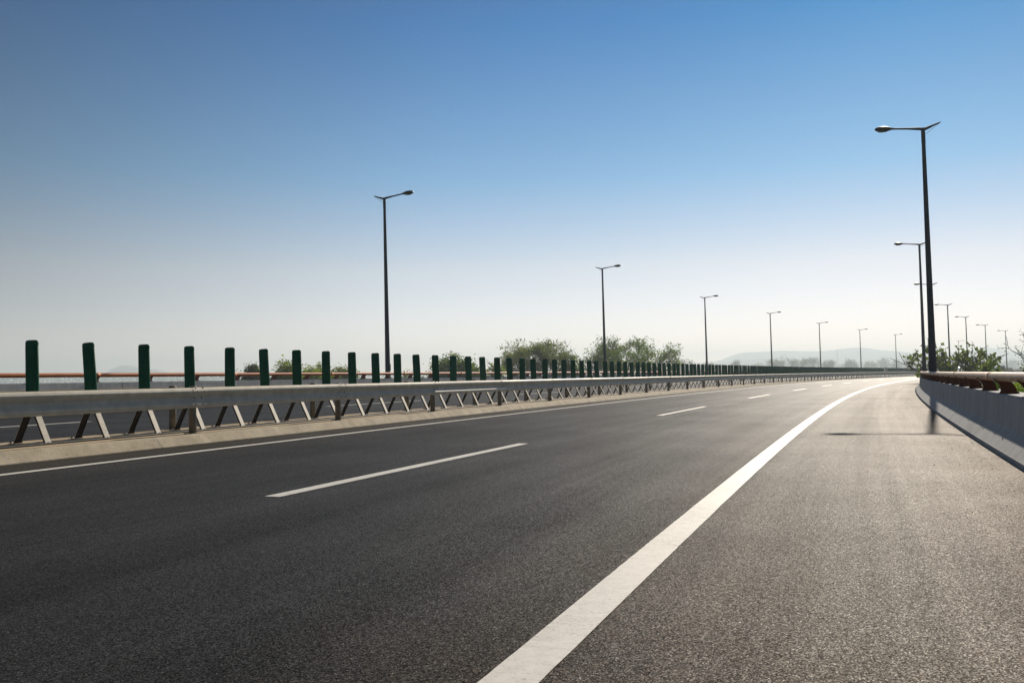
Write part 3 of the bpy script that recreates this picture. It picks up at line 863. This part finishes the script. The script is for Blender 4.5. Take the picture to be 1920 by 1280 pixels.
# two pale chimneys in the haze
for px, py, d, lab in ((1569.5, 656, 2300, 'tall thin pale chimney in the haze left of the round dark tree'), (1586, 668, 2300, 'shorter pale chimney in the haze above the round dark tree')):
    g = XY(px, d); H = ZZ(px, py, d) - GZ
    root = empty('chimney', (g.x, g.y, GZ)); tag(root, lab, 'chimney', 'chimneys in the haze')
    b = MB(); b.tube([(0, 0, 0), (0, 0, H * 0.5), (0, 0, H)], [1.7, 1.4, 1.1], 16); b.build('shaft', M['chimney'], root)
    b = MB(); b.tube([(0, 0, H - 1.2), (0, 0, H - 0.8), (0, 0, H - 0.4)], [1.2, 1.5, 1.2], 16); b.build('gallery', M['chimney'], root)

# ------------------------------------------------------------------ vehicles far round the bend
def make_car(name, length, width, height, van):
    root = empty(name); h = height; L = length / 2; W = width / 2
    side = [(-L, 0.32), (-L, 0.85), (-L + 0.06, 1.0 if van else 0.95), (-L + 0.25 if van else -L + 0.75, h - 0.12 if van else 0.98)]
    if van: prof = [(-L, 0.30), (-L, 0.95), (-L + 0.12, h - 0.25), (-L + 0.35, h), (L - 1.75, h), (L - 0.85, 1.05), (L - 0.1, 0.85), (L, 0.65), (L, 0.30)]
    else: prof = [(-L, 0.32), (-L, 0.78), (-L + 0.12, 0.96), (-L + 0.55, 1.0), (-L + 1.15, h - 0.06), (-L + 1.6, h), (L - 2.2, h - 0.02), (L - 1.25, 0.98), (L - 0.2, 0.78), (L, 0.6), (L, 0.32)]
    b = MB(); rings = []
    for f, wz in ((-1.0, 0.96), (-0.86, 1.0), (0.86, 1.0), (1.0, 0.96)):
        r = []
        for y, z in prof:
            tuck = 1 - 0.16 * max(0, (z - 0.9) / (h - 0.9))
            r.append(Vector((f * W * tuck, y * (1 if abs(f) < 0.9 else 0.985), 0.32 + (z - 0.32) * wz if z > 0.4 else z)))
        rings.append(r)
    b.rings(rings, 0, True, False); b.build('body', M['white'], root)
    tk = lambda z: W * (1 - 0.16 * max(0, (z - 0.9) / (h - 0.9))) + 0.004
    for sx in (-1, 1):
        b = MB()
        ya, yb = (-L + 0.35, L - 1.35) if van else (-L + 1.15, L - 1.75)
        z0, z1 = 1.02, h - 0.16
        i = len(b.v)
        for xx in (0.0, -0.02):
            b.v += [Vector((sx * (tk(z0) + xx), ya - 0.1, z0)), Vector((sx * (tk(z0) + xx), yb + 0.3, z0)), Vector((sx * (tk(z1) + xx), yb - 0.1, z1)), Vector((sx * (tk(z1) + xx), ya + 0.15, z1))]
        b.face([0, 1, 2, 3]); b.face([7, 6, 5, 4])
        for q in range(4): b.face([q, (q + 1) % 4, 4 + (q + 1) % 4, 4 + q])
        b.build('side_window', M['carglass'], root)
        for yy in (-L + 0.8, L - 0.85):
            w = empty('wheel'); w.parent = root; w.location = (sx * (W - 0.09), yy, 0.32)
            b = MB(); b.tube([(-0.1, 0, 0), (-0.08, 0, 0), (0.08, 0, 0), (0.1, 0, 0)], [0.27, 0.32, 0.32, 0.27], 18); b.build('tyre', M['tyre'], w)
            b = MB(); b.tube([(-0.105, 0, 0), (0.105, 0, 0)], 0.19, 12); b.build('rim', M['rim'], w)
        b = MB(); b.box((sx * W * 0.82 - 0.13, -L - 0.012, 0.68), (sx * W * 0.82 + 0.07, -L + 0.03, 0.86), None, 0, 0.01); b.build('tail_light', M['lens'], root)
    b = MB()
    y0, z0, y1, z1 = (-L + 0.03 - 0.01, 1.03, -L + 0.15, h - 0.2) if van else (-L + 0.62, 1.03, -L + 1.08, h - 0.12)
    b.v += [Vector((-W * 0.8, y0 - 0.02, z0)), Vector((W * 0.8, y0 - 0.02, z0)), Vector((W * 0.72, y1 - 0.02, z1)), Vector((-W * 0.72, y1 - 0.02, z1))]
    b.v += [v + Vector((0, 0.03, 0)) for v in b.v[:4]]
    b.face([0, 1, 2, 3]); b.face([7, 6, 5, 4])
    for q in range(4): b.face([q, (q + 1) % 4, 4 + (q + 1) % 4, 4 + q])
    b.build('rear_window', M['carglass'], root)
    return root
v = make_car('van', 4.9, 1.85, 1.95, True); v.location = C(253, 1.8, 0.004); v.rotation_euler = (0, 0, yaw(253))
tag(v, 'white van far round the bend beside the seventh right lamp post', 'van')
v = make_car('car', 4.5, 1.78, 1.5, False); v.location = C(190, 1.7, 0.004); v.rotation_euler = (0, 0, yaw(190))
tag(v, 'white car far off on the road behind the broad-leaved shrub', 'car')

# grit and small stones along the shoulder
rnd = random.Random(21); b = MB()
for k in range(420):
    edge = rnd.random() < 0.82
    s = 5 + 45 * rnd.random() ** 1.4
    t = (-2.5 + abs(rnd.gauss(0, 0.4))) if edge else (8.3 - abs(rnd.gauss(0, 0.3)))
    r = rnd.uniform(0.002, 0.0055) * (1.7 if rnd.random() < 0.05 else 1)
    bm = bmesh.new(); bmesh.ops.create_icosphere(bm, subdivisions=1, radius=r)
    for vv in bm.verts: vv.co *= rnd.uniform(0.7, 1.25)
    p = C(s, max(t, -2.5), r * 0.3)
    b.bm(bm, Matrix.Translation(p) @ Matrix.Diagonal((1.3, 1, 0.6, 1))); bm.free()
tag(b.build('gravel', M['stone'], fix=False), 'grit and tiny stones lying along the edges of the road', 'gravel', kind='stuff')

# ------------------------------------------------------------------ air
def haze(density):
    b = MB(); b.box((-3200, -140, GZ - 1.0), (5600, 4000, 90.0))
    o = b.build('haze', [])
    m = bpy.data.materials.new('haze_air'); m.use_nodes = True; nt = m.node_tree; nt.nodes.clear()
    out = nt.nodes.new('ShaderNodeOutputMaterial'); v = nt.nodes.new('ShaderNodeVolumePrincipled')
    v.inputs['Color'].default_value = (0.80, 0.92, 1.0, 1); v.inputs['Density'].default_value = density
    v.inputs['Anisotropy'].default_value = 0.3
    nt.links.new(v.outputs[0], out.inputs['Volume'])
    o.data.materials.append(m)
    return tag(o, 'pale blue haze in the air over the whole landscape', 'haze', kind='stuff')
haze(0.0006)

# ------------------------------------------------------------------ sky, sun, camera
w = bpy.data.worlds.new('World'); SC.world = w; w.use_nodes = True
nt = w.node_tree; bg = nt.nodes['Background']
sky = nt.nodes.new('ShaderNodeTexSky'); sky.sky_type = 'NISHITA'; sky.sun_disc = False
sky.sun_elevation = SUN_EL; sky.sun_rotation = SUN_AZ
sky.altitude = 0; sky.air_density = 0.6; sky.dust_density = 0.06; sky.ozone_density = 4.0
g = NT(nt)
# deeper blue aloft, milky air low down: a tint of the sky by its height above the horizon
dirv = g.n('ShaderNodeSeparateXYZ'); g.l(g.n('ShaderNodeTexCoord').outputs['Generated'], dirv.inputs[0])
K = 2.0
tint = g.ramp(dirv.outputs[2], *[(p, tuple(c / K for c in col)) for p, col in ((0.0, (1.94, 1.17, 0.85)), (0.04, (1.92, 1.17, 0.85)), (0.115, (1.78, 1.16, 0.80)), (0.21, (0.68, 0.96, 0.88)), (0.36, (0.0, 0.60, 0.84)), (0.55, (0.03, 0.26, 0.50)), (1.0, (0.02, 0.16, 0.34)))])
sc_ = g.n('ShaderNodeVectorMath', operation='SCALE'); sc_.inputs['Scale'].default_value = K; g.l(tint, sc_.inputs[0])
dv = g.n('ShaderNodeVectorMath', operation='DOT_PRODUCT'); g.l(dirv.inputs[0].links[0].from_socket, dv.inputs[0])
dv.inputs[1].default_value = (sin(SUN_AZ), cos(SUN_AZ), 0)
side = g.ramp(g.math('ADD', g.math('MULTIPLY', dv.outputs['Value'], 0.5), 0.5), (0.0, 0.30), (0.5, 0.36), (0.78, 0.60), (0.93, 1.0))
col = g.mix(1.0, sky.outputs[0], sc_.outputs[0], 'MULTIPLY')
g.l(g.mix(1.0, col, side, 'MULTIPLY'), bg.inputs['Color'])
bg.inputs['Strength'].default_value = 0.11

sd = bpy.data.lights.new('sun', 'SUN'); sd.energy = 5.0; sd.angle = radians(0.5); sd.color = (1.0, 0.89, 0.74)
so = bpy.data.objects.new('sun', sd); COL.objects.link(so)
S = Vector((sin(SUN_AZ) * cos(SUN_EL), cos(SUN_AZ) * cos(SUN_EL), sin(SUN_EL)))
so.rotation_euler = S.to_track_quat('Z', 'Y').to_euler()
so.location = (20, 40, 30)

cd = bpy.data.cameras.new('camera'); cam = bpy.data.objects.new('camera', cd); COL.objects.link(cam)
cd.sensor_width = 36.0; cd.lens = FPX / 1920 * 36.0; cd.clip_start = 0.05; cd.clip_end = 14000
cam.matrix_world = Matrix.Translation((0, 0, CAM_H)) @ (Matrix.Rotation(pi / 2 + PITCH, 4, 'X') @ Matrix.Rotation(-ROLL, 4, 'Z'))
SC.camera = cam

SC.view_settings.view_transform = 'Standard'; SC.view_settings.look = 'None'
SC.view_settings.exposure = 0.0; SC.view_settings.gamma = 1.0
SC.cycles.max_bounces = 6; SC.cycles.volume_bounces = 1; SC.cycles.transparent_max_bounces = 8
SC.cycles.use_denoising = True
